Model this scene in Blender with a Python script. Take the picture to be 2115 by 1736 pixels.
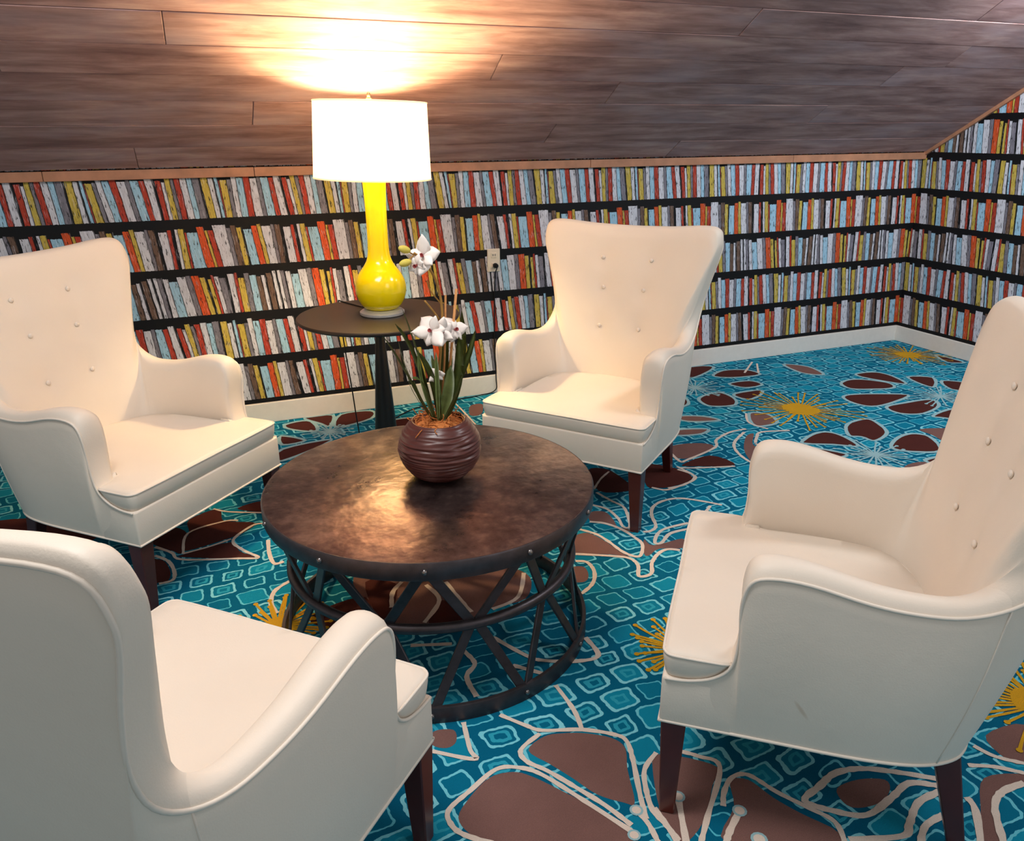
import bpy, bmesh, math, random
from mathutils import Vector, Matrix, noise
from mathutils.geometry import tessellate_polygon

for o in list(bpy.data.objects):
    bpy.data.objects.remove(o, do_unlink=True)
SC = bpy.context.scene
COL = SC.collection
RND = random.Random(7)

# ------------------------------------------------------------------ camera
YAW, TILT, ROLL = 0.382, 0.353, -0.007
CAM = Vector((-5.021, -4.4525, 1.558))
_f = Vector((math.sin(YAW) * math.cos(TILT), math.cos(YAW) * math.cos(TILT), -math.sin(TILT)))
_r = Vector((math.cos(YAW), -math.sin(YAW), 0))
_u = _r.cross(_f)
_r2 = math.cos(ROLL) * _r + math.sin(ROLL) * _u
_u2 = -math.sin(ROLL) * _r + math.cos(ROLL) * _u
cam = bpy.data.objects.new('camera', bpy.data.cameras.new('camera'))
COL.objects.link(cam)
cam.matrix_world = Matrix(((_r2.x, _u2.x, -_f.x, CAM.x), (_r2.y, _u2.y, -_f.y, CAM.y),
                           (_r2.z, _u2.z, -_f.z, CAM.z), (0, 0, 0, 1)))
cam.data.sensor_fit = 'HORIZONTAL'
cam.data.sensor_width = 36
cam.data.lens = 27.68
cam.data.clip_start = 0.05
SC.camera = cam

# ------------------------------------------------------------------ world, lights, exposure
w = bpy.data.worlds.new('world'); SC.world = w; w.use_nodes = True
w.node_tree.nodes['Background'].inputs[0].default_value = (1.0, 0.965, 0.93, 1)
w.node_tree.nodes['Background'].inputs[1].default_value = 0.37
SC.view_settings.view_transform = 'Standard'
SC.view_settings.look = 'None'
SC.view_settings.gamma = 1
SC.view_settings.use_curve_mapping = False
SC.view_settings.exposure = 0.12

def area_light(name, loc, target, size, power, col):
    d = bpy.data.lights.new(name, 'AREA'); d.shape = 'RECTANGLE'; d.size, d.size_y = size
    d.energy = power; d.color = col
    o = bpy.data.objects.new(name, d); COL.objects.link(o)
    o.location = loc
    o.rotation_euler = (Vector(target) - Vector(loc)).to_track_quat('-Z', 'Y').to_euler()
    return o
area_light('overhead_light', (-5.15, -2.75, 2.92), (-5.0, -2.6, 0), (1.1, 1.1), 66, (1.0, 0.97, 0.94))
area_light('window_light', (-2.6, -5.6, 2.4), (-1.2, -0.9, 0.7), (1.4, 1.3), 16, (0.86, 0.92, 1.0))
area_light('overhead_light', (-1.9, -2.6, 2.84), (-1.8, -2.2, 0), (0.7, 0.7), 40, (0.94, 0.97, 1.0))  # unseen fill added overhead to brighten the right side and far floor
area_light('downlight', (-0.95, -1.75, 2.36), (-0.35, -0.35, 1.1), (0.22, 0.22), 30, (0.88, 0.94, 1.0))

# ------------------------------------------------------------------ node helper
def lin(c):
    return tuple(((v / 255) / 12.92 if v / 255 <= 0.04045 else ((v / 255 + 0.055) / 1.055) ** 2.4) for v in c) + (1,)

class NT:
    def __init__(s, name, rough=0.5, spec=0.5, metal=0.0):
        s.m = bpy.data.materials.new(name); s.m.use_nodes = True
        s.t = s.m.node_tree; s.b = s.t.nodes['Principled BSDF']
        s.b.inputs['Roughness'].default_value = rough
        s.b.inputs['Specular IOR Level'].default_value = spec
        s.b.inputs['Metallic'].default_value = metal
    def n(s, typ, **kw):
        x = s.t.nodes.new(typ)
        for k, v in kw.items(): setattr(x, k, v)
        return x
    def put(s, sock, v):
        if hasattr(v, 'links'): s.t.links.new(v, sock)
        elif isinstance(v, (tuple, list)) and len(v) == 3 and sock.type == 'RGBA': sock.default_value = (*v, 1)
        else: sock.default_value = v
    def math(s, op, a, b=0.0, c=0.0, clamp=False):
        x = s.n('ShaderNodeMath', operation=op, use_clamp=clamp)
        s.put(x.inputs[0], a); s.put(x.inputs[1], b); s.put(x.inputs[2], c)
        return x.outputs[0]
    def sep(s, v):
        x = s.n('ShaderNodeSeparateXYZ'); s.put(x.inputs[0], v); return x.outputs
    def comb(s, a, b, c=0.0):
        x = s.n('ShaderNodeCombineXYZ')
        for i, v in enumerate((a, b, c)): s.put(x.inputs[i], v)
        return x.outputs[0]
    def noise(s, vec, scale=5, detail=4, rough=0.55, dist=0.0):
        x = s.n('ShaderNodeTexNoise'); s.put(x.inputs['Vector'], vec)
        x.inputs['Scale'].default_value = scale; x.inputs['Detail'].default_value = detail
        x.inputs['Roughness'].default_value = rough; x.inputs['Distortion'].default_value = dist
        return x.outputs[0]
    def white(s, vec):
        x = s.n('ShaderNodeTexWhiteNoise'); s.put(x.inputs['Vector'], vec); return x.outputs[0]
    def ramp(s, fac, stops, interp='LINEAR'):
        x = s.n('ShaderNodeValToRGB'); x.color_ramp.interpolation = interp
        e = x.color_ramp.elements
        while len(e) < len(stops): e.new(1.0)
        for i, (p, c) in enumerate(stops):
            e[i].position = p
        for i, (p, c) in enumerate(stops):
            e[i].color = c
        s.put(x.inputs[0], fac)
        return x.outputs
    def mix(s, fac, a, b, blend='MIX'):
        x = s.n('ShaderNodeMix', data_type='RGBA', blend_type=blend)
        s.put(x.inputs[0], fac); s.put(x.inputs[6], a); s.put(x.inputs[7], b)
        return x.outputs[2]
    def obj(s): return s.n('ShaderNodeTexCoord').outputs['Object']
    def gen(s): return s.n('ShaderNodeTexCoord').outputs['Generated']
    def pos(s): return s.n('ShaderNodeNewGeometry').outputs['Position']
    def uv(s): return s.n('ShaderNodeUVMap').outputs[0]
    def rnd(s): return s.n('ShaderNodeObjectInfo').outputs['Random']
    def vscale(s, v, sc):
        x = s.n('ShaderNodeVectorMath', operation='MULTIPLY'); s.put(x.inputs[0], v); x.inputs[1].default_value = sc
        return x.outputs[0]
    def color(s, v): s.put(s.b.inputs['Base Color'], v)
    def bump(s, h, strength=0.2, dist=0.01):
        x = s.n('ShaderNodeBump'); x.inputs['Strength'].default_value = strength; x.inputs['Distance'].default_value = dist
        s.put(x.inputs['Height'], h); s.t.links.new(x.outputs[0], s.b.inputs['Normal'])

def plain(name, c, rough=0.5, spec=0.5, metal=0.0, var=0.12, scale=30, bump=0.0):
    m = NT(name, rough, spec, metal)
    nz = m.noise(m.obj(), scale, 4)
    a = lin([min(255, v * (1 + var)) for v in c]); b = lin([v * (1 - var) for v in c])
    m.color(m.mix(nz, b, a))
    if bump: m.bump(nz, bump, 0.004)
    return m.m

# ------------------------------------------------------------------ materials
def mat_wallpaper():
    m = NT('printed_bookshelf_wallpaper', 0.62, 0.25)
    uvx, uvy, _ = m.sep(m.uv())
    PAL = dict(W=(208, 208, 216), B=(158, 198, 220), G=(124, 120, 130), Y=(196, 172, 76), R=(172, 60, 42),
               O=(204, 82, 38), N=(108, 84, 70), K=(14, 14, 18))
    rv = m.math('DIVIDE', m.math('SUBTRACT', uvy, 0.124), 0.25)
    row = m.math('FLOOR', rv)
    fr = m.math('SUBTRACT', rv, row)
    kind = m.math('SUBTRACT', row, m.math('MULTIPLY', m.math('FLOOR', m.math('DIVIDE', m.math('ADD', row, 0.5), 3.0)), 3.0))
    slow = m.noise(m.comb(m.math('MULTIPLY', uvx, 5.0), m.math('MULTIPLY', row, 7.3)), 1.0, 1)
    lean = m.math('ADD', 0.024, m.math('MULTIPLY', m.math('SUBTRACT', slow, 0.45), 0.075))
    wob = m.noise(m.comb(m.math('MULTIPLY', uvx, 60.0), m.math('MULTIPLY', uvy, 18.0)), 1.0, 2)
    u = m.math('ADD', uvx, m.math('ADD', m.math('MULTIPLY', m.math('SUBTRACT', fr, 0.5), lean),
                                  m.math('MULTIPLY', m.math('SUBTRACT', wob, 0.5), 0.007)))
    rows = {'A': ('W2 K.6 R2 W1 Y1.6 G1 R2.2 W2 B1.6 G2 K.5 Y2.2 W1.4 K.4 B1 R.6 Y2 G1.2 W1.6 B2 R2.4 W2.4 G1.2 B2.4 R2.2', 5.7885),
            'B': ('W2.2 R1.2 K.8 W1 Y1.6 R.8 B3 O2.6 Y.8 R2 W3.4 G1 N1.6 Y1.4 K.4 B2.4 O2.2 Y1.2 W2.4 G1 N1.6 K.8', 4.537),
            'C': ('N1.4 K.4 W1 K.4 W1 G1 K.3 W1.4 B2.4 W2.4 G1.4 O2.8 Y1.4 K.6 Y1 R1 W1.2 G1.6 K.6 W1.6 R1.2 Y1.8 G1.4 B2 N1.4 W1 K.5', 4.65)}
    outs = []
    rr = random.Random(3)
    for key in 'BAC':
        seq, off = rows[key]
        items = [(t[0], float(t[1:]) * (0.8 if t[0] in 'RO' else 1.0)) for t in seq.split()]
        tot = sum(v for _, v in items); acc = 0; stops = []
        for c, v in items:
            col = list(lin(PAL[c])); col[3] = rr.uniform(0.80, 0.93)
            stops.append((acc / tot, tuple(col))); acc += v
        pu = m.math('FRACT', m.math('DIVIDE', m.math('ADD', u, off + 6.15), 0.615))
        r1 = m.ramp(pu, stops, 'CONSTANT')
        pu2 = m.math('FRACT', m.math('DIVIDE', m.math('ADD', u, off + 6.15 + 0.0042), 0.615))
        r2 = m.ramp(pu2, stops, 'CONSTANT')
        gap = m.math('GREATER_THAN', m.math('ABSOLUTE', m.math('SUBTRACT', r1[1], r2[1])), 0.0005)
        outs.append((m.mix(m.math('MULTIPLY', gap, 0.88), r1[0], lin((14, 13, 16))), r1[1]))
    isA = m.math('COMPARE', kind, 1.0, 0.1); isC = m.math('COMPARE', kind, 2.0, 0.1)
    col = m.mix(isC, m.mix(isA, outs[0][0], outs[1][0]), outs[2][0])
    h = m.math('ADD', m.math('MULTIPLY', outs[1][1], isA), m.math('MULTIPLY', outs[2][1], isC))
    rest = m.math('SUBTRACT', 1.0, m.math('ADD', isA, isC))
    h = m.math('ADD', h, m.math('MULTIPLY', outs[0][1], rest))
    # hand-painted look: vertical streaks, dark scratches between spines
    st = m.noise(m.comb(m.math('MULTIPLY', u, 210.0), m.math('MULTIPLY', uvy, 16.0)), 1.0, 3, 0.6)
    col = m.mix(0.85, col, m.mix(st, (0.30, 0.30, 0.33), (1.55, 1.55, 1.55)), 'MULTIPLY')
    sc = m.noise(m.comb(m.math('MULTIPLY', u, 130.0), m.math('MULTIPLY', uvy, 24.0), 4.0), 1.0, 3, 0.65)
    dark = m.ramp(sc, [(0.36, (1, 1, 1, 1)), (0.43, (0, 0, 0, 1))])[0]
    col = m.mix(m.math('MULTIPLY', dark, 0.9), col, lin((18, 17, 20)))
    lt = m.ramp(m.noise(m.comb(m.math('MULTIPLY', u, 190.0), m.math('MULTIPLY', uvy, 14.0), 9.0), 1.0, 3, 0.6),
                [(0.60, (0, 0, 0, 1)), (0.66, (1, 1, 1, 1))])[0]
    col = m.mix(m.math('MULTIPLY', lt, 0.4), col, lin((214, 214, 224)))
    edge = m.math('MULTIPLY', m.math('SUBTRACT', m.noise(m.comb(m.math('MULTIPLY', uvx, 90.0), row), 1.0, 2), 0.5), 0.035)
    above = m.math('GREATER_THAN', m.math('ADD', fr, edge), h)
    below = m.math('LESS_THAN', m.math('ADD', fr, edge), 0.075)
    blk = m.math('MAXIMUM', above, below)
    m.color(m.mix(blk, col, lin((12, 12, 15))))
    return m.m

def mat_carpet():
    m = NT('teal_carpet', 0.95, 0.1)
    x, y, _ = m.sep(m.pos())
    a = m.math('SUBTRACT', m.math('MULTIPLY', x, 0.998), m.math('MULTIPLY', y, -0.06))
    b = m.math('ADD', m.math('MULTIPLY', x, -0.06), m.math('MULTIPLY', y, 0.998))
    n1 = m.math('SUBTRACT', m.noise(m.comb(a, b), 1.6, 1), 0.5)
    n2 = m.math('SUBTRACT', m.noise(m.comb(b, a, 3.0), 1.6, 1), 0.5)
    n3 = m.math('SUBTRACT', m.noise(m.comb(b, a, 8.0), 22.0, 2), 0.5)
    gb = m.math('ADD', m.math('DIVIDE', b, 0.094), m.math('ADD', m.math('MULTIPLY', n2, 1.5), m.math('MULTIPLY', n3, 0.22)))
    rb = m.math('FLOOR', gb)
    ga = m.math('ADD', m.math('DIVIDE', a, 0.116), m.math('ADD', m.math('MULTIPLY', n1, 1.5), m.math('MULTIPLY', m.white(m.comb(rb, 1.7, 2.0)), 1.0)))
    ga = m.math('SUBTRACT', ga, m.math('MULTIPLY', n3, 0.2))
    ca = m.math('FLOOR', ga)
    wn = m.white(m.comb(ca, rb, 5.0))
    wn2 = m.white(m.comb(ca, rb, 11.0))
    fa = m.math('ABSOLUTE', m.math('SUBTRACT', m.math('FRACT', ga), 0.5))
    fb = m.math('ABSOLUTE', m.math('SUBTRACT', m.math('FRACT', gb), 0.5))
    p = m.math('POWER', m.math('ADD', m.math('POWER', fa, 7.0), m.math('POWER', fb, 7.0)), 1 / 7)
    r0 = m.math('ADD', 0.31, m.math('MULTIPLY', wn, 0.10))
    ring = m.math('LESS_THAN', m.math('ABSOLUTE', m.math('SUBTRACT', p, r0)), m.math('ADD', 0.022, m.math('MULTIPLY', wn2, 0.026)))
    inner = m.math('MULTIPLY', m.math('LESS_THAN', m.math('ABSOLUTE', m.math('SUBTRACT', p, 0.15)), 0.045), m.math('GREATER_THAN', wn2, 0.55))
    inside = m.math('LESS_THAN', p, r0)
    ground = m.mix(inside, lin((0, 96, 128)), m.mix(wn, lin((0, 98, 130)), lin((16, 140, 170))))
    ground = m.mix(inner, ground, lin((46, 158, 182)))
    col = m.mix(ring, ground, m.mix(wn2, lin((86, 190, 210)), lin((138, 214, 226))))
    pile = m.noise(m.pos(), 420, 2)
    col = m.mix(0.5, col, m.mix(pile, (0.55, 0.55, 0.55), (1.4, 1.4, 1.4)), 'MULTIPLY')
    m.color(col); m.bump(pile, 0.5, 0.004)
    return m.m

def mat_pile(name, c, var=0.25):
    m = NT(name, 0.95, 0.1)
    pile = m.noise(m.pos(), 420, 2); big = m.noise(m.pos(), 9, 3)
    f = m.math('ADD', m.math('MULTIPLY', pile, 0.7), m.math('MULTIPLY', big, 0.3))
    m.color(m.mix(f, lin([v * (1 - var) for v in c]), lin([min(255, v * (1 + var)) for v in c])))
    m.bump(pile, 0.5, 0.004)
    return m.m

def mat_ceiling():
    m = NT('stained_wood_plank', 0.6, 0.25)
    r = m.rnd()
    sx, sy, sz = m.sep(m.obj())
    v = m.comb(m.math('ADD', sx, m.math('MULTIPLY', r, 37.0)), m.math('MULTIPLY', sy, 7.0), m.math('MULTIPLY', r, 11.0))
    g1 = m.noise(v, 2.2, 6, 0.62, 0.35)
    fine = m.noise(m.comb(m.math('MULTIPLY', sx, 5.0), m.math('MULTIPLY', sy, 160.0), r), 1.0, 4, 0.6)
    blot = m.noise(m.comb(m.math('ADD', sx, m.math('MULTIPLY', r, 13.0)), m.math('MULTIPLY', sy, 3.0), r), 1.6, 3)
    base = m.ramp(g1, [(0.25, lin((114, 84, 83))), (0.5, lin((168, 133, 129))), (0.72, lin((204, 171, 165)))])[0]
    base = m.mix(m.math('MULTIPLY', m.ramp(blot, [(0.5, (0, 0, 0, 1)), (0.75, (1, 1, 1, 1))])[0], 0.5), base, lin((190, 174, 184)))
    base = m.mix(0.35, base, m.mix(fine, (0.55, 0.52, 0.52), (1.4, 1.4, 1.4)), 'MULTIPLY')
    base = m.mix(0.5, base, m.mix(r, (0.75, 0.73, 0.75), (1.2, 1.17, 1.15)), 'MULTIPLY')
    m.color(base); m.bump(fine, 0.12, 0.004)
    return m.m

def mat_fabric():
    m = NT('cream_upholstery', 0.5, 0.35)
    nz = m.noise(m.obj(), 3.0, 3); fine = m.noise(m.obj(), 260, 3)
    m.color(m.mix(nz, lin((220, 207, 192)), lin((232, 221, 207))))
    m.bump(m.math('ADD', m.math('MULTIPLY', fine, 0.3), m.noise(m.obj(), 14, 2)), 0.12, 0.01)
    return m.m

def mat_stained_fabric():
    m = NT('cream_upholstery_with_stain', 0.5, 0.35)
    x, y, z = m.sep(m.obj())
    nz = m.noise(m.obj(), 3.0, 3); fine = m.noise(m.obj(), 260, 3)
    a = m.math('SUBTRACT', m.math('SUBTRACT', y, 0.100), m.math('MULTIPLY', m.math('SUBTRACT', z, 0.385), 0.66))
    d = m.math('ADD', m.math('POWER', m.math('DIVIDE', a, 0.007), 2.0), m.math('POWER', m.math('DIVIDE', m.math('SUBTRACT', z, 0.385), 0.026), 2.0))
    near = m.math('MULTIPLY', m.math('LESS_THAN', x, -0.34), m.math('SUBTRACT', 1.0, d, clamp=True))
    col = m.mix(nz, lin((220, 207, 192)), lin((232, 221, 207)))
    m.color(m.mix(m.math('MULTIPLY', near, 0.4), col, lin((176, 140, 104))))
    m.bump(m.math('ADD', m.math('MULTIPLY', fine, 0.3), m.noise(m.obj(), 14, 2)), 0.12, 0.01)
    return m.m

def mat_tabletop():
    m = NT('hammered_bronze_top', 0.3, 0.5, 0.88)
    a = m.noise(m.obj(), 5, 6, 0.65); b = m.noise(m.obj(), 26, 4, 0.6)
    f = m.math('ADD', m.math('MULTIPLY', a, 0.65), m.math('MULTIPLY', b, 0.35))
    m.color(m.ramp(f, [(0.32, lin((58, 47, 50))), (0.5, lin((112, 95, 92))), (0.68, lin((172, 150, 138)))])[0])
    m.put(m.b.inputs['Roughness'], m.math('ADD', 0.20, m.math('MULTIPLY', a, 0.2)))
    m.bump(m.noise(m.obj(), 22, 2), 0.22, 0.01)
    return m.m

def mat_pot():
    m = NT('ribbed_brown_ceramic', 0.32, 0.5)
    m.color(m.mix(m.noise(m.obj(), 18, 3), lin((66, 32, 30)), lin((96, 52, 46))))
    return m.m

def mat_shade():
    m = NT('white_lampshade_fabric', 0.8, 0.2)
    m.color(lin((244, 238, 228)))
    tr = m.n('ShaderNodeBsdfTranslucent'); tr.inputs[0].default_value = lin((255, 250, 244))
    mx = m.n('ShaderNodeMixShader'); mx.inputs[0].default_value = 0.42
    out = m.t.nodes['Material Output']
    m.t.links.new(m.b.outputs[0], mx.inputs[1]); m.t.links.new(tr.outputs[0], mx.inputs[2])
    m.t.links.new(mx.outputs[0], out.inputs[0])
    return m.m

def mat_emit(name, c, s):
    m = NT(name); m.color(c[:3]); m.b.inputs['Emission Color'].default_value = c; m.b.inputs['Emission Strength'].default_value = s
    return m.m

def mat_leaf():
    m = NT('orchid_leaf', 0.38, 0.5)
    m.color(m.mix(m.noise(m.obj(), 30, 3), lin((52, 74, 26)), lin((134, 146, 82))))
    return m.m

MAT = dict(
    paper=mat_wallpaper(), carpet=mat_carpet(), plank=mat_ceiling(), fabric=mat_fabric(), top=mat_tabletop(),
    pot=mat_pot(), shade=mat_shade(), leaf=mat_leaf(),
    brown=mat_pile('brown_carpet_pile', (74, 36, 32)), taupe=mat_pile('taupe_carpet_pile', (118, 86, 80)),
    cream=mat_pile('cream_carpet_pile', (222, 204, 190), 0.1), pale=mat_pile('pale_blue_carpet_pile', (150, 186, 192), 0.12),
    gold=mat_pile('gold_carpet_pile', (196, 148, 34), 0.2),
    white=plain('white_painted_wood', (226, 220, 212), 0.45, 0.4, 0, 0.03),
    trim=plain('brown_wood_trim', (172, 122, 94), 0.45, 0.4, 0, 0.2, 12),
    backing=plain('dark_backing_board', (40, 28, 26), 0.8, 0.2),
    leg=plain('dark_mahogany', (74, 28, 22), 0.3, 0.5, 0, 0.3, 8),
    piping=plain('cream_piping', (226, 215, 202), 0.5, 0.35, 0, 0.03),
    iron=plain('dark_iron', (76, 70, 73), 0.4, 0.5, 0.75, 0.25, 25, 0.15),
    rivet=plain('steel_rivet', (120, 116, 116), 0.3, 0.5, 0.9, 0.1),
    black=plain('black_painted_metal', (14, 12, 12), 0.4, 0.5, 0.0, 0.15),
    sidetop=plain('dark_stained_tabletop', (34, 25, 20), 0.4, 0.5, 0.0, 0.25, 14),
    yellow=plain('yellow_glazed_ceramic', (240, 214, 0), 0.14, 0.6, 0, 0.02),
    silver=plain('brushed_silver', (206, 204, 200), 0.35, 0.5, 0.6, 0.05),
    brass=plain('pale_brass', (220, 190, 140), 0.25, 0.5, 1.0, 0.05),
    bulb=mat_emit('lit_bulb', (1.0, 0.62, 0.3, 1), 40),
    petal=plain('white_orchid_petal', (242, 232, 224), 0.5, 0.3, 0, 0.04),
    throat=plain('orchid_throat', (150, 60, 60), 0.5, 0.3, 0, 0.2),
    bud=plain('yellow_green_bud', (206, 188, 84), 0.5, 0.3, 0, 0.12),
    stem=plain('tan_stem', (160, 120, 60), 0.6, 0.3, 0, 0.2, 60),
    stake=plain('tan_stake', (196, 138, 84), 0.6, 0.3, 0, 0.2, 60),
    moss=plain('tan_moss', (176, 108, 60), 0.9, 0.1, 0, 0.35, 90),
    ivory=plain('ivory_plastic', (226, 214, 194), 0.4, 0.5, 0, 0.02),
    cord=plain('black_rubber_cord', (16, 13, 12), 0.5, 0.4),
)

# ------------------------------------------------------------------ mesh helpers
def me_obj(name, verts, faces, mat, parent=None, smooth=False, uvs=None):
    me = bpy.data.meshes.new(name); me.from_pydata([tuple(v) for v in verts], [], faces); me.update()
    return fin(name, me, mat, parent, smooth)
def fin(name, me, mat, parent=None, smooth=False):
    me.materials.append(MAT[mat] if isinstance(mat, str) else mat)
    if smooth:
        for p in me.polygons: p.use_smooth = True
        if smooth != True: me.set_sharp_from_angle(angle=math.radians(smooth))
    o = bpy.data.objects.new(name, me); COL.objects.link(o)
    if parent is not None: o.parent = parent
    return o
def bm_obj(name, bm, mat, parent=None, smooth=False):
    bmesh.ops.recalc_face_normals(bm, faces=bm.faces[:])
    me = bpy.data.meshes.new(name); bm.to_mesh(me); bm.free()
    return fin(name, me, mat, parent, smooth)
def tag(o, label, cat, group=None):
    o['label'] = label; o['category'] = cat
    if group: o['group'] = group
    return o
def thing(name, label, cat, loc=(0, 0, 0), rz=0, group=None):
    o = bpy.data.objects.new(name, None); COL.objects.link(o)
    o.location = loc; o.rotation_euler = (0, 0, rz); o.empty_display_size = 0.1
    return tag(o, label, cat, group)
def struct(o, label=None):
    o['kind'] = 'structure'
    if label: o['label'] = label
    return o
def box(bm, lo, hi, bev=0.0, seg=2):
    r = bmesh.ops.create_cube(bm, size=1)
    vs = r['verts']
    for v in vs:
        v.co = Vector([(lo[i] + hi[i]) / 2 + v.co[i] * (hi[i] - lo[i]) for i in range(3)])
    if bev:
        es = list({e for v in vs for e in v.link_edges})
        bmesh.ops.bevel(bm, geom=es, offset=bev, segments=seg, affect='EDGES', profile=0.5)
    return bm
def lathe(bm, prof, n=48, c=(0, 0, 0), close=False):
    rings = []
    for r, z in prof:
        if r < 1e-6: rings.append([bm.verts.new((c[0], c[1], c[2] + z))])
        else: rings.append([bm.verts.new((c[0] + r * math.cos(2 * math.pi * i / n), c[1] + r * math.sin(2 * math.pi * i / n), c[2] + z)) for i in range(n)])
    prs = list(zip(rings, rings[1:])) + ([(rings[-1], rings[0])] if close else [])
    for a, b in prs:
        for i in range(n):
            j = (i + 1) % n
            if len(a) == 1 and len(b) == 1: continue
            if len(a) == 1: bm.faces.new((a[0], b[i], b[j]))
            elif len(b) == 1: bm.faces.new((a[i], b[0], a[j]))
            else: bm.faces.new((a[i], b[i], b[j], a[j]))
    return bm
def catmull(pts, n=6, closed=False):
    P = [Vector(p) for p in pts]; L = len(P); out = []
    rng = range(L if closed else L - 1)
    for i in rng:
        p0 = P[(i - 1) % L] if closed or i > 0 else P[0]
        p1 = P[i]; p2 = P[(i + 1) % L]
        p3 = P[(i + 2) % L] if closed or i + 2 < L else P[-1]
        for k in range(n):
            t = k / n
            out.append(0.5 * ((2 * p1) + (p2 - p0) * t + (2 * p0 - 5 * p1 + 4 * p2 - p3) * t * t + (3 * p1 - p0 - 3 * p2 + p3) * t ** 3))
    if not closed: out.append(P[-1].copy())
    return out
def tube(bm, pts, r, n=8, closed=False, caps=True):
    P = [Vector(p) for p in pts]; L = len(P)
    rad = r if callable(r) else (lambda t: r)
    rings = []; up = None
    for i, p in enumerate(P):
        a = P[i - 1] if (i > 0 or closed) else P[i]
        b = P[(i + 1) % L] if (i < L - 1 or closed) else P[i]
        d = (b - a).normalized()
        if up is None:
            up = d.orthogonal().normalized()
        up = (up - d * up.dot(d)).normalized()
        s = d.cross(up); rr = rad(i / max(1, L - 1))
        rings.append([bm.verts.new(p + rr * (math.cos(2 * math.pi * k / n) * up + math.sin(2 * math.pi * k / n) * s)) for k in range(n)])
    prs = list(zip(rings, rings[1:])) + ([(rings[-1], rings[0])] if closed else [])
    for a, b in prs:
        for k in range(n):
            bm.faces.new((a[k], a[(k + 1) % n], b[(k + 1) % n], b[k]))
    if caps and not closed:
        bm.faces.new(rings[0][::-1]); bm.faces.new(rings[-1])
    return bm
def bar(bm, a, b, wdt, th, up):
    a, b = Vector(a), Vector(b); d = (b - a).normalized(); up = Vector(up)
    s = d.cross(up).normalized(); n = s.cross(d).normalized()
    vs = []
    for p in (a, b):
        for i, j in ((-1, -1), (1, -1), (1, 1), (-1, 1)):
            vs.append(bm.verts.new(p + s * wdt / 2 * i + n * th / 2 * j))
    for f in ((0, 1, 2, 3), (7, 6, 5, 4), (0, 4, 5, 1), (1, 5, 6, 2), (2, 6, 7, 3), (3, 7, 4, 0)):
        bm.faces.new([vs[k] for k in f])
    return bm

# ================================================================== structure
XL, YF = -8.2, -6.2          # room extends past the picture on the left and behind the camera
SLOPE = math.atan(0.592)
EAVE = 1.384

def build_shell():
    fl = me_obj('floor', [(XL, YF, 0), (0.1, YF, 0), (0.1, 0.1, 0), (XL, 0.1, 0), (XL, YF, -0.1), (0.1, YF, -0.1), (0.1, 0.1, -0.1), (XL, 0.1, -0.1)],
                [(0, 1, 2, 3), (7, 6, 5, 4), (0, 4, 5, 1), (1, 5, 6, 2), (2, 6, 7, 3), (3, 7, 4, 0)], 'carpet')
    struct(fl, 'teal patterned carpet with brown flowers and gold starbursts')
    # back knee wall, front face y=0, with metric uv (u = x, v = z)
    def wall(name, prof, to3, thick, label):
        n = len(prof)
        vs = [to3(u, z, 0) for u, z in prof] + [to3(u, z, thick) for u, z in prof]
        fs = [tuple(range(n)), tuple(range(2 * n - 1, n - 1, -1))] + [(i, i + n, (i + 1) % n + n, (i + 1) % n) for i in range(n)]
        o = me_obj(name, vs, fs, 'paper')
        uv = o.data.uv_layers.new(name='UVMap')
        uvw = [p for p in prof] * 2
        for lp in o.data.loops: uv.data[lp.index].uv = uvw[lp.vertex_index]
        struct(o, label)
        return o
    wall('wall_back', [(XL, 0), (0, 0), (0, EAVE + 0.02), (XL, EAVE + 0.02)], lambda u, z, t: (u, t, z), 0.08,
         'low knee wall papered with a printed bookshelf pattern')
    top = lambda d: EAVE + 0.592 * d
    wall('wall_right', [(0, 0), (5.2, 0), (5.2, top(3.2) - 0.592 * 2.0), (3.2, top(3.2)), (0, top(0))], lambda u, z, t: (t, -u, z), 0.08,
         'gable wall with sloping top papered with printed books')
    # baseboards
    bm = bmesh.new(); box(bm, (XL, -0.016, 0), (0, 0.01, 0.117), 0.004)
    struct(bm_obj('baseboard_back', bm, 'white'), 'white painted baseboard under the long papered wall')
    bm = bmesh.new(); box(bm, (-0.016, -5.2, 0), (0.01, 0, 0.117), 0.004)
    struct(bm_obj('baseboard_right', bm, 'white'), 'white painted baseboard under the gable wall')
    # eave board in lengths, and the rake strip
    parent = None
    xs = [XL, -5.62, -4.66, -2.72, -1.2, 0]
    e = thing_plain('trim_1'); struct(e, 'brown wooden board along the foot of the sloping ceiling')
    for a, b in zip(xs, xs[1:]):
        bm = bmesh.new(); box(bm, (a + 0.001, -0.022, 1.343), (b - 0.001, 0.01, 1.389), 0.003)
        bm_obj('board', bm, 'trim', e)
    d = Vector((0, -math.cos(SLOPE), math.sin(SLOPE)))
    bm = bmesh.new()
    bar(bm, Vector((-0.012, 0, EAVE - 0.012)), Vector((-0.012, 0, EAVE - 0.012)) + d * 3.7, 0.024, 0.02, (1, 0, 0))
    struct(bm_obj('trim_2', bm, 'trim'), 'thin wooden strip along the sloping top of the gable wall')

def thing_plain(name):
    o = bpy.data.objects.new(name, None); COL.objects.link(o); return o

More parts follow.
